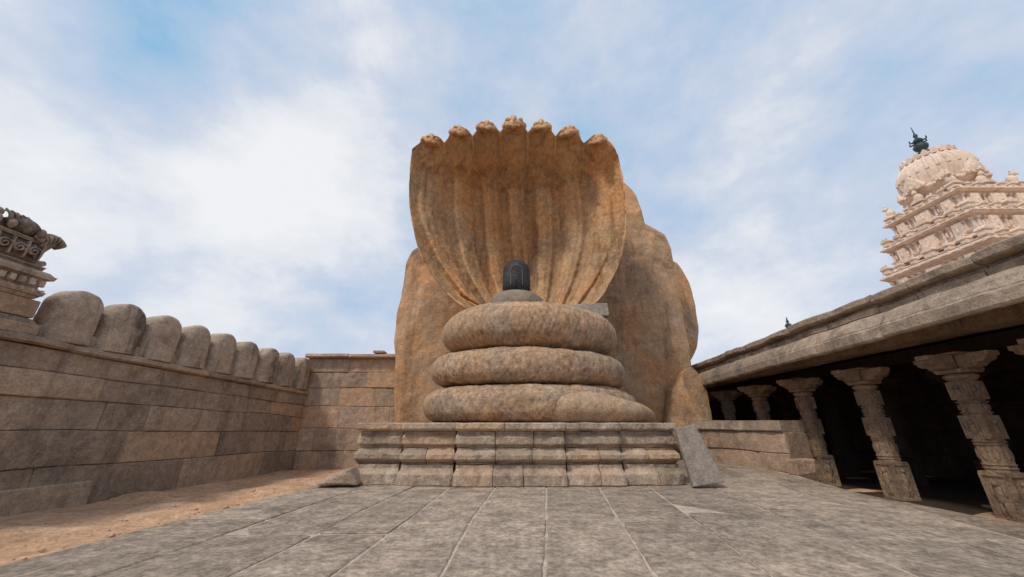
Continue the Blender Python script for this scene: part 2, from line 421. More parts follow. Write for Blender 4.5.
# hood
tab=[(320,482,570),(309,466,588),(298,452,600),(284,439,609),(268,428,617),(250,419,622),(230,414,625),(205,410,625),(180,410,622),(165,412,618),(154,416,612)]
YE=9.95
rows=[]
for py,l,r in tab:
    a=at(l,py,YE); b=at(r,py,YE); rows.append((a.z,(a.x+b.x)/2,(b.x-a.x)/2))
rows.insert(0,(rows[0][0]-.6,rows[0][1],rows[0][2]*.8))
def hrow(t):
    s_=t*(len(rows)-1); i=min(int(s_),len(rows)-2); f=s_-i
    p0,p1,p2,p3=rows[max(i-1,0)],rows[i],rows[i+1],rows[min(i+2,len(rows)-1)]
    return [0.5*((2*b)+(-a+c)*f+(2*a-5*b+4*c-d)*f*f+(-a+3*b-3*c+d)*f**3) for a,b,c,d in zip(p0,p1,p2,p3)]
def sm(a,b,x):
    x=min(max((x-a)/(b-a),0),1); return x*x*(3-2*x)
def seg_d(u,t,a,b):
    ax,ay=a;bx,by=b; vx,vy=bx-ax,by-ay; k=((u-ax)*vx+(t-ay)*vy)/(vx*vx+vy*vy); k=min(max(k,0),1)
    return math.hypot(u-ax-vx*k,t-ay-vy*k)
def hood_pt(u,t,back=False):
    z,cx,w_=hrow(t)
    c_=abs(math.cos(3.5*PI*u)); lobe=1-(1-c_)**1.5
    top=max(0,(t-.5)/.5)
    z+= 1.0*top**1.4*max(0,1-u*u)**.75
    z+= .24*sm(.92,1,t)*(lobe-.6)
    yc=YE+.10+2.0*math.sin(PI*min(t*.70+.03,1))**.9
    y=yc-(yc-YE)*abs(u)**2.0
    lip=sm(.865,1.0,t)
    y-= 2.0*lip*(1-.85*abs(u)**1.8)
    # flutes fan out from behind the linga
    uu=u*(1+.55*max(0,1-t/.72)**1.3)+.012*noise.noise(Vector((u*3,t*4,2)))
    uu=max(-1.0,min(1.0,uu))
    s2=math.sin(3.5*PI*uu)**2
    groove=s2**2.4
    fine=(math.sin(7*PI*uu+.4)**2)**2
    amp=.30*sm(.08,.42,t)*(1-.55*sm(.88,1,abs(u)))
    y+= amp*(groove-.4)+.06*fine*sm(.2,.5,t)
    y-= .18*sm(.86,1,abs(u))*sm(.02,.2,t)
    if not back:
        wv=.025*noise.noise(Vector((u*6,t*6,1)))
        d=min(seg_d(u,t+wv,(-.80,.34),(-.52,.24)),seg_d(u,t+wv,(-.52,.24),(-.40,.12)))
        y+= .12*math.exp(-(d/.012)**2)
    if back:
        y+= .34+.35*(1-abs(u)**2)
        z+= .16*sm(.8,1,t)
    return (cx+u*w_,y,z)
m=MB(); NU=420; NT=260
vs=[];fs=[]
for bk in (False,True):
    for j in range(NT+1):
        for i in range(NU+1):
            vs.append(hood_pt(-1+2*i/NU,j/NT,bk))
W_=NU+1; O=(NT+1)*W_
for j in range(NT):
    for i in range(NU):
        a=j*W_+i; fs.append((a,a+1,a+W_+1,a+W_)); fs.append((O+a,O+a+W_,O+a+W_+1,O+a+1))
for i in range(NU):
    fs.append((NT*W_+i,NT*W_+i+1,O+NT*W_+i+1,O+NT*W_+i)); fs.append((i+1,i,O+i,O+i+1))
for j in range(NT):
    fs.append((j*W_,j*W_+W_,O+j*W_+W_,O+j*W_)); fs.append((j*W_+NU+W_,j*W_+NU,O+j*W_+NU,O+j*W_+NU+W_))
m.add(vs,fs,.5); hood=m.build('hood',M_hood,S,smooth=True); rough(hood,.045,1.1,7,9,.8)
def head_mesh():
    m=MB()
    vs=[];fs=[];seg=36;ring=28
    for k in range(ring+1):
        ph=PI*k/ring
        for i in range(seg):
            a=2*PI*i/seg
            x=.42*math.sin(ph)**.85*math.cos(a); z=.22*math.sin(ph)**.8*math.sin(a); y=.48*math.cos(ph)
            tp=1-.40*max(0,-y/.48)
            x*=tp; z=z*tp-.22*max(0,-y/.48)**1.5
            vs.append((x,y,z))
    for k in range(ring):
        for i in range(seg):
            j=(i+1)%seg; fs.append((k*seg+i,k*seg+j,(k+1)*seg+j,(k+1)*seg+i))
    m.add(vs,fs,.5)
    for s_ in (-1,1):
        m.ball((s_*.20,-.18,.08),.09,.10,.085,14,10,.5)
        m.tube([(s_*.10,-.42,-.15,.02),(s_*.21,-.28,-.06,.035),(s_*.28,-.08,.07,.045),(s_*.22,.10,.14,.04)],8,.5)
    m.tube([(0,-.36,-.05,.04),(0,-.18,.14,.08),(0,.0,.25,.12),(0,.14,.33,.10),(0,.2,.43,.03)],12,.5)
    return m
random.seed(77)
hm0=head_mesh()
for k in range(7):
    u=(k-3)*2/7
    x,y,z=hood_pt(u*.99,1.0)
    hd=hm0.build('serpent_head',M_hood,hood,smooth=True); rough(hd,.06,3,5,3+k)
    s_=(.90 if k!=3 else 1.05)-.05*abs(k-3)
    hd.location=(x,y+.16,z-.13); hd.rotation_euler=(math.radians(18),0,-u*.6); hd.scale=(s_,s_,s_)

# linga
L=root0('stone_linga','worn black linga with rounded top standing on the serpent coils','linga')
c0=at(516.5,294,8.9); lx,ly,lz=c0.x,c0.y,c0.z
m=MB(); rr=.365; prof=[(rr,lz-.03),(rr,lz+.30),(rr*.985,lz+.62)]
for k in range(1,13):
    a=PI/2*k/12; prof.append((rr*.985*math.cos(a)**.8+.002,lz+.62+.34*math.sin(a)))
m.lathe(prof,lx,ly,48,.5); o=m.build('shaft',M_black,L,smooth=True)
m=MB(); pts=[]
for k in range(33):
    t=k/32
    if t<.3: ang_=-.42; z=lz+.14+t/.3*.42
    elif t>.7: ang_=.42; z=lz+.14+(1-t)/.3*.42
    else:
        q=(t-.3)/.4*PI; ang_=-.42*math.cos(q); z=lz+.56+.14*math.sin(q)
    r2=rr+.002 if z<lz+.62 else rr*.985*math.cos(math.asin(min(1,(z-lz-.62)/.34)))**.8+.004
    pts.append((lx+r2*math.sin(ang_),ly-r2*math.cos(ang_),z,.009))
m.tube(pts,8,.5); m.build('carved_outline',M_pale,L,smooth=True)
m=MB(); m.lathe([(.70,3.6),(.68,lz-.19),(.64,lz-.15),(.62,lz-.12),(.56,lz-.07),(.47,lz-.045),(.45,lz-.03)],lx,ly,64,.5); o=m.build('pedestal',M_disc,L,smooth=True); rough(o,.015,3,4,2)

a=at(551,303,8.8); b=at(607,302,8.8)
m=MB(); m.box(a.x,b.x,8.8,9.5,a.z-.33,a.z,jit=.035); o=m.build('stone_block',M_slab,bevel=.025)
m=MB(); m.box(a.x+.15,b.x-.6,8.95,9.4,3.3,a.z-.333,.4,jit=.02); m.build('packing_stone',M_coil,o,bevel=.03)
tag(o,'flat squared granite block lying on the top coil right of the linga','stone block')

# ------------------------------------------------------------------ boulders
def boulder(pix,Y,d,label,p=3.6,seed=1,amp=.16,lean=0,facets=()):
    m=MB(); pts=[(at(x,y,Y).x,at(x,y,Y).z) for x,y in pix]
    m.blob(pts,Y,d,p,N=300,R=100,rnd=.5,lean=lean,soft=.3); o=m.build('boulder',M_boulder,smooth=True)
    cx=sum(q[0] for q in pts)/len(pts); cz=sum(q[1] for q in pts)/len(pts)
    for v in o.data.vertices:
        x,y,z=v.co
        for (px_,pz_,y0,bx,bz) in facets:
            lim=y0+bx*(x-cx-px_)+bz*(z-cz-pz_)
            if y<lim: y=lim
        v.co.y=min(y,Y+d)
    o.data.update()
    rough(o,amp,.42,7,seed,1.0); tag(o,label,'boulder'); return o
boulder([(416,255),(409,268),(405,300),(401,318),(399,345),(400,390),(401,430),(440,455),(505,452),(520,380),(510,300),(480,250),(445,238)],13.3,1.1,'tall brown boulder left of the hood with a straight outer edge',seed=2,amp=.12,p=5,facets=((-1.5,0,12.5,-.35,.05),(-1.2,3,12.6,.0,.28)))
boulder([(606,186),(620,188),(631,204),(637,232),(657,243),(664,257),(670,285),(676,322),(682,362),(685,400),(686,452),(610,462),(520,455),(520,330),(560,230),(590,192)],13.4,1.2,'massive angular tan boulder rising directly behind the right side of the hood',seed=5,amp=.13,p=6,
  facets=((1.2,0,12.35,.30,.02),(2.1,0,12.6,.95,.10),(.5,3.5,12.5,.15,.34),(-.3,-2,12.3,-.1,-.14)))
boulder([(655,262),(673,266),(685,285),(691,310),(694,335),(691,352),(684,364),(672,380),(655,360),(650,300)],14.9,.9,'small dark boulder wedged high behind the massive right boulder',seed=8,amp=.1,p=4,facets=((.3,0,14.2,.5,.1),))
boulder([(676,372),(688,368),(698,376),(704,392),(706,415),(707,450),(680,455),(662,440),(664,390)],12.6,.7,'low brown boulder at the foot of the massive right boulder by the low wall',seed=9,amp=.1,p=5,facets=((.2,.2,12.1,.5,.2),))

Y=7.10
pp=[at(675,428,Y),at(695,424,Y),at(720,480,Y),at(688,485,Y)]
m=MB(); m.prism([(p.x,max(p.z,.004)) for p in pp],lambda t:(t[0],6.95+.20*t[1]-.06,t[1]),lambda t:(t[0]+.02,7.10+.20*t[1]-.06,t[1]))
o=m.build('stone_slab',M_slab,bevel=.02); tag(o,'broad grey stone slab propped against the right end of the plinth','stone slab')
m=MB()
q=[at(314,485,6.95),at(324,478,6.95),at(338,471,6.95),at(350,468,6.95),at(356,485,6.95)]
m.blob([(p.x,max(p.z,-.02)) for p in q],7.12,.2,4,N=60,R=14,soft=.2); o=m.build('rock',M_wall,smooth=True); rough(o,.04,3,5,3); tag(o,'low wedge shaped rock at the left foot of the plinth','rock')

# ------------------------------------------------------------------ masonry walls
def block_wall(mb,P0,P1,zs,z_top0,z_top1,bl,thick,seed=0,gap=.004,jit=.014,front=1):
    random.seed(seed)
    P0=Vector(P0);P1=Vector(P1); L_=(P1-P0).length; t=(P1-P0).normalized(); nrm=Vector((t.y,-t.x))*front
    for ci,(f0,f1) in enumerate(zip(zs,zs[1:])):
        s_=-random.uniform(0,bl)
        while s_<L_:
            e_=s_+bl*random.uniform(.4,1.6)
            a=max(s_,0);b=min(e_,L_)
            if b-a>.06:
                dj=random.uniform(-jit,jit); rn=random.random()
                ns=max(2,int((b-a)/.12)); vs=[];fs=[]
                for q_ in range(ns+1):
                    s2=a+gap+(b-a-2*gap)*q_/ns
                    zt=z_top0+(z_top1-z_top0)*s2/L_
                    wv=lambda f:(.04*noise.noise(Vector((s2*.6,f*9,seed))) if 0<f<1 else 0)
                    za=G-.05+(zt-G+.05)*f0+gap+wv(f0); zb=G-.05+(zt-G+.05)*f1-gap+wv(f1)
                    nz=lambda z,k: .028*noise.fractal(Vector((s2*2.2,z*2.2,seed+k*7)),.8,2,4)
                    ee=.014 if q_ in (0,ns) else 0
                    prof=[(-thick,za),(dj-.018-ee+nz(za,0)*.4,za+nz(ci,1)*.2),(dj-ee+nz(za+.04,0),za+.018),(dj-ee*.6+nz((za+zb)/2,0),(za+zb)/2),(dj-ee+nz(zb-.04,0),zb-.018),(dj-.018-ee+nz(zb,0)*.4,zb+nz(ci+.5,1)*.2),(-thick,zb)]
                    for dd,z in prof:
                        p=P0+t*s2+nrm*dd; vs.append((p.x,p.y,z))
                k7=7
                for q_ in range(ns):
                    for k in range(k7):
                        k2=(k+1)%k7; fs.append((q_*k7+k,q_*k7+k2,(q_+1)*k7+k2,(q_+1)*k7+k))
                fs.append(tuple(range(k7))); fs.append(tuple(ns*k7+k for k in range(k7))[::-1])
                mb.add(vs,fs,rn)
            s_=e_
def core(mb,P0,P1,zt0,zt1,thick,inset,front=1,rnd=.0):
    P0=Vector(P0);P1=Vector(P1); t=(P1-P0).normalized(); nrm=Vector((t.y,-t.x))*front
    vs=[]
    for p,zt in ((P0,zt0),(P1,zt1)):
        for d in (-inset,-thick):
            for z in (G-.2,zt-.01): q=p+nrm*d; vs.append((q.x,q.y,z))
    mb.add(vs,[(0,1,3,2),(4,6,7,5),(0,4,5,1),(2,3,7,6),(1,5,7,3),(0,2,6,4)],rnd)
def strip(mb,P0,P1,prof,z0,z1,bl,front=1,seed=0,gap=.004,wear=.012,zj=0.0):
    random.seed(seed)
    P0=Vector(P0);P1=Vector(P1);L_=(P1-P0).length;t=(P1-P0).normalized();nrm=Vector((t.y,-t.x))*front
    s_=0; npf=len(prof)
    while s_<L_-.02:
        e_=min(s_+bl*random.uniform(.7,1.3),L_); j=random.uniform(-.012,.012); jz=random.uniform(-zj,zj)
        ns=max(2,int((e_-s_)/.12)); vs=[];fs=[]
        for q_ in range(ns+1):
            s2=s_+gap+(e_-s_-2*gap)*q_/ns; zz=z0+(z1-z0)*s2/L_+jz
            for o_,dz in prof:
                wv=wear*noise.fractal(Vector((s2*1.8,dz*3+o_*2,seed*1.7)),.8,2,4)
                p=P0+t*s2+nrm*(o_+j+wv-(.012 if q_ in(0,ns) else 0)); vs.append((p.x,p.y,zz+dz+wv*.6+j*.4))
        for q_ in range(ns):
            for k in range(npf):
                k2=(k+1)%npf; fs.append((q_*npf+k,q_*npf+k2,(q_+1)*npf+k2,(q_+1)*npf+k))
        fs.append(tuple(range(npf))); fs.append(tuple(ns*npf+k for k in range(npf))[::-1])
        mb.add(vs,fs); s_=e_

WL=root0('enclosure_wall','long weathered granite wall on the left topped by a row of round headed merlons','wall')
def wl(y,d=0): return (-9.01+.148*y+d,y)
P0=wl(1.0);P1=wl(12.95)
ZT0=2.50;ZT1=2.00
def zt(y): return ZT0+(ZT1-ZT0)*(y-1)/11.95
m=MB(); block_wall(m,P0,P1,[0,.27,.50,.70,.86,1],ZT0-.02,ZT1-.02,1.7,.5,seed=27,jit=.02)
core(m,P0,P1,ZT0-.03,ZT1-.03,.55,.06)
m.build('masonry',M_wall,WL)
m=MB(); strip(m,P0,P1,[(-.5,0),(.05,0),(.10,.03),(.10,.10),(.04,.14),(-.5,.14)],ZT0-.015,ZT1-.015,1.6,seed=5,zj=.006)
m.build('coping',M_wall,WL)
m=MB(); strip(m,wl(1.0),wl(7.6),[(-.1,0),(.08,0),(.075,.25),(.06,.42),(.03,.45),(-.1,.45)],G-.06,G-.06,1.1,seed=9)
m.build('foot_course',M_wall,WL)
tdir=(Vector(P1)-Vector(P0)).normalized(); ang=math.atan2(tdir.y,tdir.x)
def merlon_mesh():
    m=MB(); vs=[];fs=[]; NA=48; NZ=48; Wd=.374
    for k in range(NZ+1):
        z=1.0*(k/NZ)
        if z<.64: w_=Wd
        else:
            q=(z-.64)/.365; w_=Wd*max(0,1-min(q,1)**2.2)**.5
        w_=max(w_,.02)
        for i in range(NA):
            a=2*PI*i/NA
            c_,s_=math.cos(a),math.sin(a)
            x=w_*math.copysign(abs(c_)**.6,c_); y=(.31*(w_/Wd)**.3)*math.copysign(abs(s_)**.85,s_)
            vs.append((x,y-(z*.02),z))
    for k in range(NZ):
        for i in range(NA):
            j=(i+1)%NA; fs.append((k*NA+i,k*NA+j,(k+1)*NA+j,(k+1)*NA+i))
    fs.append(tuple(range(NA))[::-1]); fs.append(tuple(NZ*NA+i for i in range(NA)))
    m.add(vs,fs,.5); return m
mm=merlon_mesh()
for k in range(9):
    y=6.48+.765*k
    o=mm.build('merlon',M_merlon,WL,smooth=True)
    rough(o,.018,2.4,5,k+10)
    p=wl(y,-.22); o.location=(p[0],p[1],zt(y)+.12); o.rotation_euler=(math.radians(random.uniform(-1.5,1.5)),random.uniform(-.015,.015),ang); o.scale=(1,1,(1.0+.008*k)*random.uniform(.98,1.02))
m=MB(); strip(m,wl(5.9,-.20),wl(12.9,-.20),[(-.2,0),(.14,0),(.12,.22),(-.2,.22)],zt(5.9)+.125,zt(12.9)+.125,.8,seed=2)
m.build('merlon_footing',M_merlon,WL)

# carved pier, far left
C=root0('carved_parapet_pier','brown carved stepped stone pier with curling beast snout at the left end of the wall','carved pier')
def fr(m,y0,y1,z0,z1,o0,o1,rnd=None,jit=.006):
    c=(y0+y1)/2; x=wl(c)[0]
    m.frustum(x-.35,c,z0,z1,.42+o0,(y1-y0)/2+o0,.42+o1,(y1-y0)/2+o1,rnd,None,jit)
m=MB(); fr(m,3.8,5.90,2.42,2.60,.12,.12); fr(m,3.8,5.90,2.603,2.70,.10,.04); fr(m,3.8,5.90,2.703,3.02,.04,.04); m.build('stepped_base',M_wall,C,bevel=.02)
m=MB()
for z0,z1,a,b_ in ((3.02,3.07,.05,.08),(3.073,3.15,.10,.12),(3.153,3.20,.07,.05),(3.203,3.32,.04,.04),(3.323,3.37,.05,.10),(3.373,3.44,.13,.15),(3.443,3.50,.13,.08)):
    fr(m,3.8,5.78,z0,z1,a,b_)
for k in range(17):
    y=3.85+k*.118; m.box(wl(y)[0]+.07,wl(y)[0]+.135,y-.035,y+.035,3.21,3.315,jit=.004)
    m.box(wl(y)[0]+.13,wl(y)[0]+.195,y-.02,y+.02,3.08,3.14,jit=.003)
m.build('cornice',M_cope,C,bevel=.008)
m=MB(); random.seed(31)
fr(m,3.8,5.70,3.50,3.58,.05,.08,.5); fr(m,3.8,5.64,3.58,3.92,.03,.05,.5)
fr(m,3.8,5.52,3.92,3.98,.10,.10,.5); fr(m,3.8,5.42,3.98,4.20,.02,-.06,.5)
for k in range(10):
    y=3.92+k*.172
    x=wl(y)[0]+.10
    for q in range(22):
        a=q*.45; r_=.085*(1-q/26); m.ball((x,y+r_*math.cos(a),3.75+r_*math.sin(a)),.05,.018,.018,8,6,.5)
    m.box(x-.02,x+.05,y+.075,y+.097,3.60,3.90,.5)
    m.ball((x-.02,y,4.09),.07,.055,.085,10,8,.5); m.ball((x+.03,y,4.06),.03,.02,.03,8,6,.5)
pts=[]
for k in range(20):
    t=k/19; pts.append((wl(5.5)[0]-.15,5.48+.47*t,3.74+.34*math.sin(t*PI*.72)+.06*t,.20*(1-.55*t)))
m.tube(pts,18,.5)
for k in range(7):
    t=k/7; m.ball((wl(5.5)[0]-.0+.03-.08*t,5.50+.40*t,3.80+.34*math.sin(t*PI*.72)),.05,.025,.10*(1-.4*t),8,8,.5)
pts=[]
for k in range(12):
    t=k/11; pts.append((wl(5.5)[0]-.15,5.50+.35*t,3.60+.10*t*t,.11*(1-.6*t)))
m.tube(pts,12,.5)
m.ball((wl(5.4)[0]+.07,5.50,4.0),.06,.06,.06,12,10,.5); m.tube([(wl(5.4)[0]+.08,5.42,4.0,.025),(wl(5.4)[0]+.09,5.50,4.09,.03),(wl(5.4)[0]+.07,5.60,4.03,.02)],8,.5)
m.ball((wl(5.3)[0]-.1,5.32,4.14),.24,.22,.16,16,10,.5)
for k in range(5): m.tube([(wl(5.3)[0]+.02,5.40-.07*k,4.10,.035),(wl(5.3)[0]+.02,5.36-.07*k,4.24+.02*(k%2),.03),(wl(5.3)[0],5.28-.07*k,4.31,.012)],8,.5)
for k in range(5): m.ball((wl(4.6)[0]-.1,4.2+k*.2,4.24),.20,.075,.11,12,8,.5)
o=m.build('beast_carving',M_cope,C)
sub=o.modifiers.new('remesh','REMESH'); sub.mode='VOXEL'; sub.voxel_size=.012; sub.use_smooth_shade=True

BW=root0('rear_wall','sunlit brown block wall joining the left wall to the boulders','wall')
A0=(-7.3,12.95); A1=(-2.6,12.95)
ztb=at(350,358,12.95).z
m=MB(); block_wall(m,A0,A1,[0,.17,.36,.55,.72,.87,1],ztb,ztb,1.2,.5,seed=4,jit=.025); core(m,A0,A1,ztb-.02,ztb-.02,.55,.06); m.build('masonry',M_wallwarm,BW)
m=MB(); strip(m,A0,A1,[(-.6,0),(.20,0),(.26,.04),(.24,.13),(-.6,.14)],ztb+.004,ztb+.004,1.8,seed=3,zj=.01); m.build('coping',M_plinth,BW)
m=MB()
p=at(378,354,12.9); m.box(p.x-.12,p.x+.25,12.72,13.1,ztb+.16,ztb+.24,jit=.01); o=m.build('loose_stone',M_plinth,bevel=.01); tag(o,'small loose stone lying on top of the brown rear wall','stone')
RW=root0('low_wall','low block wall with slab top between the boulders and the pillared hall','wall')
B0=(5.2,12.9); B1=(6.45,9.2)
m=MB(); block_wall(m,B0,B1,[0,.30,.62,1],.90,.86,1.0,.7,seed=8,front=1,jit=.03); core(m,B0,B1,.88,.84,.75,.06); m.build('masonry',M_wallwarm,RW)
m=MB(); strip(m,B0,B1,[(-.75,0),(.05,0),(.07,.03),(.06,.25),(-.75,.26)],.905,.87,1.5,seed=7,zj=.01); m.build('slab_top',M_plinth,RW)
m=MB(); q=at(806,468,8.75); m.box(q.x-.3,q.x+.12,8.6,8.9,.006,.32,jit=.03); o=m.build('stone_block',M_wallwarm,bevel=.03); tag(o,'small brown block lying at the near end of the low wall on the right','stone block')

# ------------------------------------------------------------------ pillared hall
HL=root0('pillared_hall','long open granite hall on the right with carved pillars under a heavy stone eave','hall')
E0=(6.40,1.0);E1=(6.40,15.5)
m=MB(); strip(m,E0,E1,[(.0,.0),(.05,.01),(.07,.04),(.07,.20),(.05,.215),(.045,.225),(.03,.245),(.035,.25),(-.03,.37),(-.12,.46),(-.28,.52),(-.50,.54),(-.95,.54),(-.95,.20),(-.5,.16)],2.53,2.15,1.8,front=-1,seed=12,wear=.016,gap=.007,zj=.008)
m.build('eave',M_eave,HL)
m=MB(); strip(m,E0,E1,[(-.36,.0),(-.34,.10),(-.42,.13),(-.42,.17),(-.27,.20),(-.25,.22),(-.26,.32),(-.29,.345),(-1.0,.35),(-1.0,0)],3.075,2.695,.9,front=-1,seed=14,wear=.028,gap=.010,zj=.016)
m.build('parapet',M_eave,HL)
m=MB(); m.box(6.95,11.6,1,15.5,2.70,2.84,.5); m.build('roof',M_inside_shade,HL)
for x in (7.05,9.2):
    m=MB(); strip(m,(x,1),(x,15.4),[(0,0),(.0,.26),(-.5,.26),(-.5,0)],2.43,2.34,1.7,front=-1,seed=int(x)); m.build('lintel_beam',M_pillar if x<8 else M_inside_shade,HL)
m=MB(); block_wall(m,(11.4,15.4),(11.4,1.0),[0,.2,.4,.6,.8,1],2.8,2.8,1.1,.4,seed=17,front=1); core(m,(11.4,15.4),(11.4,1),2.8,2.8,.45,.06); m.build('rear_masonry',M_inside_shade,HL)
m=MB(); block_wall(m,(6.6,15.3),(11.4,15.3),[0,.2,.4,.6,.8,1],2.75,2.75,1.1,.4,seed=18,front=1); core(m,(6.6,15.3),(11.4,15.3),2.75,2.75,.45,.06); m.build('end_masonry',M_inside_shade,HL)
m=MB(); strip(m,(6.98,1),(6.98,15.4),[(0,0),(0,.06),(-4.6,.06),(-4.6,0)],G-.01,G-.01,1.3,front=-1,seed=20); m.build('floor_slabs',M_inside_shade,HL)
m=MB(); random.seed(44)
yy=1.0
while yy<9.0:
    b=yy+random.uniform(.8,1.3); xa=xr(yy)-.3
    for q in range(2):
        w0=xa+(6.97-xa)*q/2; w1=xa+(6.97-xa)*(q+1)/2-.015
        m.box(w0,w1,yy,b-.015,G-.1,G+.085+random.uniform(-.005,.005),jit=.003)
    yy=b
o=m.build('path',M_pave,bevel=.01); tag(o,kind='structure')
def pillar_parts():
    z0=G+.04
    sh=MB()
    sh.lathe([(.172,z0+.66),(.168,z0+1.12)],0,0,8,.5,Matrix.Rotation(PI/8,4,'Z'))
    sh.frustum(0,0,z0+1.12,z0+1.46,.15,.15,.15,.15,.6)
    sh.lathe([(.158,z0+1.46),(.153,z0+1.70)],0,0,8,.5,Matrix.Rotation(PI/8,4,'Z'))
    sh.frustum(0,0,z0+1.70,z0+1.98,.143,.143,.143,.143,.4)
    for za,zb,hw in ((1.15,1.43,.15),(1.73,1.95,.143)):
        for k in range(4):
            Mx=Matrix.Rotation(k*PI/2,4,'Z'); zc=z0+(za+zb)/2; hh=(zb-za)/2
            sh.box(-hw+.015,-hw+.04,-hw-.014,-hw+.01,z0+za,z0+zb,.4,Mx); sh.box(hw-.04,hw-.015,-hw-.014,-hw+.01,z0+za,z0+zb,.4,Mx)
            sh.ball((0,-hw+.005,zc-.03),.045,.04,hh*.6,10,8,.3,Mx); sh.ball((0,-hw-.015,zc+hh*.5),.028,.03,.033,8,6,.3,Mx)
            for s_ in (-1,1): sh.ball((s_*.065,-hw,zc+.01),.02,.03,hh*.5,8,6,.3,Mx)
    for zc in (.71,.76,1.04,1.08,1.50,1.66):
        sh.lathe([(.16,z0+zc-.013),(.185,z0+zc-.006),(.185,z0+zc+.006),(.16,z0+zc+.013)],0,0,8,.5,Matrix.Rotation(PI/8,4,'Z'))
    for k in range(8):
        Mx=Matrix.Rotation(k*PI/4,4,'Z'); sh.ball((0,-.16,z0+.90),.035,.022,.09,8,6,.3,Mx); sh.ball((0,-.152,z0+1.58),.035,.02,.045,8,6,.3,Mx)
    ba=MB(); ba.frustum(0,0,z0,z0+.66,.175,.175,.164,.164,.5)
    for k in range(4):
        Mx=Matrix.Rotation(k*PI/2,4,'Z')
        ba.ball((0,-.17,z0+.34),.055,.045,.14,12,10,.3,Mx); ba.ball((0,-.188,z0+.50),.034,.035,.042,8,6,.3,Mx)
        for s_ in (-1,1):
            ba.ball((s_*.03,-.176,z0+.17),.024,.03,.10,8,6,.3,Mx); ba.ball((s_*.075,-.174,z0+.40),.02,.022,.09,8,6,.3,Mx)
        ba.box(-.158,-.138,-.190,-.16,z0+.06,z0+.62,.5,Mx); ba.box(.138,.158,-.190,-.16,z0+.06,z0+.62,.5,Mx); ba.box(-.158,.158,-.194,-.16,z0+.0,z0+.06,.5,Mx); ba.box(-.158,.158,-.184,-.15,z0+.60,z0+.65,.5,Mx)
    ca=MB(); zc=z0+1.98
    ca.lathe([(.14,zc),(.16,zc+.02),(.20,zc+.06),(.205,zc+.09),(.16,zc+.12),(.155,zc+.13)],0,0,24,.5)
    ca.frustum(0,0,zc+.13,zc+.19,.185,.185,.205,.205,.5)
    for k in range(4):
        Mx=Matrix.Rotation(k*PI/2,4,'Z')
        prof=[(.1,zc+.192),(.22,zc+.194),(.31,zc+.205),(.36,zc+.235),(.35,zc+.265),(.43,zc+.27),(.49,zc+.30),(.49,zc+.335),(.54,zc+.35),(.54,zc+.42),(.1,zc+.42)]
        ca.prism(prof,lambda t:(-.10,-t[0],t[1]),lambda t:(.10,-t[0],t[1]),.5,Mx)
    ca.frustum(0,0,zc+.42,zc+.45,.25,.25,.25,.25,.5)
    return sh,ba,ca
sh,ba,ca=pillar_parts()
first=None; random.seed(5)
for row,x in enumerate((7.38,9.45)):
    for k in range(7 if row==0 else 5):
        y=4.33+1.72*k if row==0 else 6.1+1.72*k
        if row==0 and k==0: y=4.72
        if first is None:
            pr=bpy.data.objects.new('pillar',None); col.objects.link(pr); pr.parent=HL
            parts=[sh.build('shaft',M_pillar,pr,bevel=.008),ba.build('base',M_pillar,pr,bevel=.01),ca.build('capital',M_pillar,pr,bevel=.01)]
            first=pr
        else:
            pr=first.copy(); col.objects.link(pr); pr.parent=HL
            for q in parts:
                c=q.copy()
                if row:
                    c.data=q.data.copy(); c.data.materials[0]=M_inside_shade  # inner pillars take the darkened stone, shade held in its colour
                col.objects.link(c); c.parent=pr
        pr.location=(x,y,0); pr.rotation_euler=(0,0,random.uniform(-.02,.02))

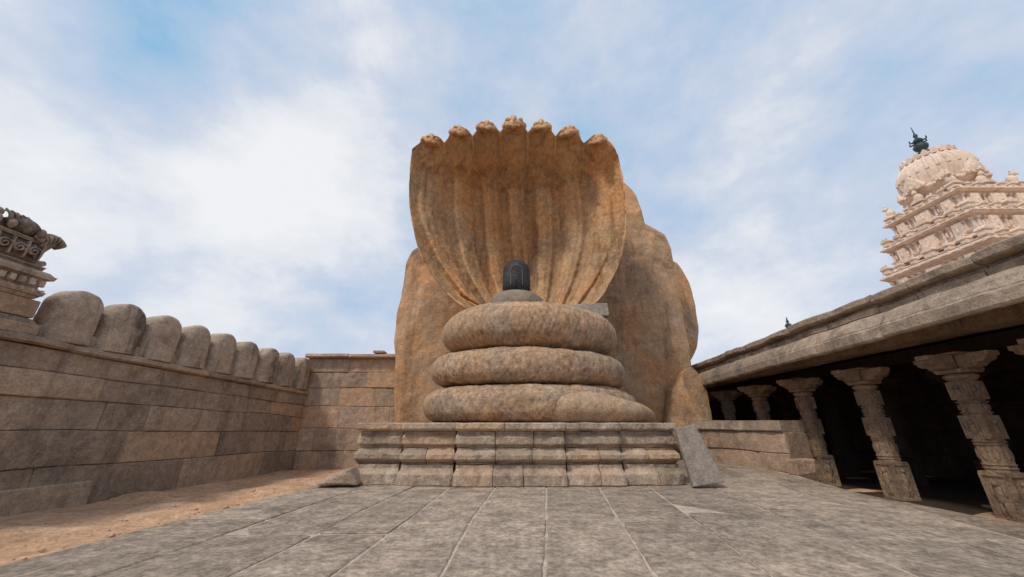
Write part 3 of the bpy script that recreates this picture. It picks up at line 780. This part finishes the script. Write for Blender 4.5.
# ------------------------------------------------------------------ temple tower
TW=root0('temple_tower','cream carved temple tower with round ribbed dome rising behind the hall roof','tower')
TX,TY=20.0,14.0
m=MB(); m.box(TX-2.3,TX+2.3,TY-2.3,TY+2.3,G,4.6,.5); m.box(TX-2.5,TX+2.5,TY-2.5,TY+2.5,4.603,4.9,.5); m.build('shrine_body',M_tower,TW,bevel=.04)
def side(k): return Matrix.Translation((TX,TY,0))@Matrix.Rotation(k*PI/2,4,'Z')
def tier(s_,z0,z1,seed):
    random.seed(seed); h=z1-z0
    body=MB(); body.frustum(TX,TY,z0,z0+h*.70,s_-.16,s_-.16,s_-.16,s_-.16,.5)
    for a,b,o0,o1 in ((0,.07,-.02,-.02),(.07,.11,-.02,-.10),(.11,.15,-.10,-.10),(.15,.19,-.06,-.02),(.19,.22,-.02,-.12)):
        body.frustum(TX,TY,z0+h*a+.001,z0+h*b,s_+o0,s_+o0,s_+o1,s_+o1,.6)
    for k in (0,1,2,3):
        Mx=side(k); nn=13
        for i in range(nn):
            x=-s_+.20+(2*s_-.40)*i/(nn-1)
            body.box(x-.04,x+.04,-s_+.08,-s_+.24,z0+h*.22,z0+h*.55,None,Mx)
            body.box(x-.065,x+.065,-s_+.04,-s_+.24,z0+h*.50,z0+h*.56,None,Mx)
            if i%2==0 and i<nn-1: body.ball((x+.12,-s_+.10,z0+h*.34),.04,.06,h*.10,8,6,.7,Mx)
        for cx_,wd in ((0,.34),(-s_*.62,.2),(s_*.62,.2)):
            body.box(cx_-wd,cx_+wd,-s_-.06,-s_+.2,z0+h*.02,z0+h*.10,None,Mx); body.box(cx_-wd*.85,cx_+wd*.85,-s_-.02,-s_+.2,z0+h*.10,z0+h*.54,None,Mx)
            body.ball((cx_,-s_-.03,z0+h*.30),wd*.22,.05,h*.10,8,8,.8,Mx); body.ball((cx_,-s_-.03,z0+h*.42),wd*.14,.05,.05,8,6,.8,Mx)
    t=body.build('tier',M_tower,TW,bevel=.006)
    cn=MB(); a=z0+h*.56
    for p0,p1,o0,o1 in ((0,.04,-.12,-.04),(.042,.07,-.04,-.04),(.072,.13,.0,.10),(.132,.17,.12,.12),(.172,.24,.10,-.06),(.242,.27,-.08,-.08),(.272,.30,-.04,-.04)):
        cn.frustum(TX,TY,a+h*p0,a+h*p1,s_+o0,s_+o0,s_+o1,s_+o1,random.random())
    for k in range(4):
        Mx=side(k)
        for i in range(11):
            x=-s_+.10+(2*s_-.20)*i/10
            cn.prism([(-.065,0),(-.07,.05),(-.04,.10),(0,.14),(.04,.10),(.07,.05),(.065,0)],lambda q,x=x:(x+q[0],-s_-.13,a+h*.12+q[1]),lambda q,x=x:(x+q[0],-s_-.02,a+h*.12+q[1]),None,Mx)
    cn.build('cornice',M_tower,t,bevel=.005)
    b=a+h*.30
    for k in (0,3,1,2):
        Mx=side(k)
        for i,x in enumerate([-s_+.14,-s_*.62,-s_*.33,0,s_*.33,s_*.62]):
            big=(.19,.13,.12,.24,.12,.13)[i]; hh=h*(.28,.20,.22,.32,.22,.20)[i]
            mi=MB()
            mi.frustum(x,-s_+.16,b,b+hh*.42,big*.78,.14,big*.78,.14,None,Mx)
            mi.frustum(x,-s_+.16,b+hh*.422,b+hh*.52,big*.85,.17,big*1.02,.19,None,Mx)
            mi.prism([(-1,0),(-.98,.25),(-.75,.6),(-.35,.88),(0,1.1),(.35,.88),(.75,.6),(.98,.25),(1,0)],lambda q:(x+q[0]*big*.95,-s_-.01,b+hh*.522+q[1]*hh*.42),lambda q:(x+q[0]*big*.95,-s_+.34,b+hh*.522+q[1]*hh*.42),None,Mx)
            mi.lathe([(.04,0),(.055,.03),(.025,.06),(.01,.11)],0,0,8,None,Mx@Matrix.Translation((x,-s_+.16,b+hh*.97)))
            mi.build('miniature_shrine',M_tower,t,bevel=.005)
    return t
tier(2.28,4.9,6.5,1); tier(2.06,6.5,8.0,2); tier(1.80,8.0,9.35,3); tier(1.52,9.35,10.5,4)
m=MB(); prof=[(1.02,10.45),(1.02,10.92),(1.07,10.96),(1.22,11.05),(1.29,11.14),(1.26,11.23),(1.12,11.27)]
def dr(a): return 1.11+.19*math.sin(a*PI*.80)-.34*a**3.2
for k in range(0,21):
    a=k/20; prof.append((dr(a),11.29+1.45*a))
prof+= [(.86,12.78),(.92,12.83),(.85,12.91),(.58,13.04),(.40,13.16),(.30,13.28)]
m.lathe(prof,TX,TY,96,.5)
for k in range(24):
    Mx=Matrix.Translation((TX,TY,0))@Matrix.Rotation(k*2*PI/24,4,'Z')
    pts=[]
    for a in range(16):
        t=a/15; pts.append((.0,-(dr(t)+.0),11.32+1.40*t,.07))
    vs0=len(m.v); m.tube(pts,8,.7)
    for i in range(vs0,len(m.v)): m.v[i]=Mx@m.v[i]
    m.box(-.035,.035,-1.08,-.98,10.50,10.92,None,Mx)
    m.ball((0,-1.27,11.14),.07,.05,.07,8,6,.6,Mx)
dome=m.build('dome',M_tower,TW)
dome.data.polygons.foreach_set('use_smooth',[True]*len(dome.data.polygons))
for k in range(8):
    Mx=Matrix.Translation((TX,TY,0))@Matrix.Rotation(k*PI/4,4,'Z')
    g_=1.0 if k%2==0 else .62
    a=MB()
    a.prism([(-.32*g_,0),(-.36*g_,.22*g_),(-.26*g_,.46*g_),(-.1*g_,.60*g_),(0,.80*g_),(.1*g_,.60*g_),(.26*g_,.46*g_),(.36*g_,.22*g_),(.32*g_,0)],lambda q:(q[0],-1.41,11.15+q[1]),lambda q:(q[0],-1.12,11.15+q[1]),.6,Mx)
    a.prism([(-.18*g_,.06),(-.2*g_,.22*g_),(-.12*g_,.36*g_),(0,.42*g_),(.12*g_,.36*g_),(.2*g_,.22*g_),(.18*g_,.06)],lambda q:(q[0],-1.45,11.15+q[1]),lambda q:(q[0],-1.39,11.15+q[1]),.0,Mx)
    for s_ in (-1,1): a.ball((s_*.40*g_,-1.33,11.22),.09*g_,.07,.12*g_,8,6,.8,Mx)
    a.ball((0,-1.46,11.30),.06*g_,.04,.10*g_,8,6,.8,Mx)
    a.build('arched_ornament',M_tower,dome,bevel=.012)
m=MB()
for k in range(20):
    Mx=Matrix.Translation((TX,TY,0))@Matrix.Rotation(k*2*PI/20,4,'Z')
    m.prism([(-.12,0),(-.14,.12),(-.08,.25),(0,.34),(.08,.25),(.14,.12),(.12,0)],lambda q:(q[0],-.94,12.76+q[1]),lambda q:(q[0]*.8,-.82,12.78+q[1]*.95),None,Mx)
m.build('lotus_crown',M_tower,dome,bevel=.01)
for sx,sy in ((-1,-1),(1,-1),(-1,1),(1,1),(0,-1),(-1,0)):
    m=MB(); cx,cy=TX+sx*1.30,TY+sy*1.30
    m.box(cx-.2,cx+.2,cy-.2,cy+.2,10.45,10.58,.6)
    m.ball((cx,cy,10.78),.17,.16,.22,16,10,.6); m.ball((cx+sx*.08,cy+sy*.07,11.05),.10,.10,.13,12,8,.6); m.ball((cx+sx*.17,cy+sy*.14,11.01),.05,.05,.05,10,6,.6); m.lathe([(.07,11.13),(.08,11.17),(.02,11.30)],cx+sx*.08,cy+sy*.07,8,.6)
    m.build('roof_figure',M_tower,TW,smooth=True)
m=MB(); Zf=13.26
prof=[(.30,0),(.32,.06),(.18,.13),(.10,.2),(.20,.31),(.24,.44),(.18,.56),(.07,.63),(.13,.69),(.155,.77),(.1,.85),(.04,.91),(.075,.99),(.065,1.06),(.025,1.14),(.01,1.5)]
m.lathe([(r*1.15,Zf-.02+z*1.15) for r,z in prof],TX,TY,24,.5)
for k in range(6):
    Mx=Matrix.Translation((TX,TY,0))@Matrix.Rotation(k*PI/3+.2,4,'Z')
    m.ball((0,-.22,Zf+.76),.03,.13,.04,8,6,.5,Mx); m.ball((0,-.32,Zf+.83),.025,.03,.09,8,6,.5,Mx)
m.build('finial',M_bronze,TW,smooth=True)

p=at(789,327,24)
m=MB(); z=p.z
m.lathe([(.35,z-3.2),(.3,z-.5),(.2,z-.35),(.12,z-.2)],p.x,24,12,.5)
m.lathe([(.12,z-.2),(.16,z),(.22,z+.12),(.15,z+.25),(.05,z+.32),(.1,z+.4),(.06,z+.5),(.015,z+.75)],p.x,24,16,.5)
o=m.build('roof_finial',M_bronze,smooth=True); tag(o,'tiny dark finial spike showing above the far hall roof','finial')
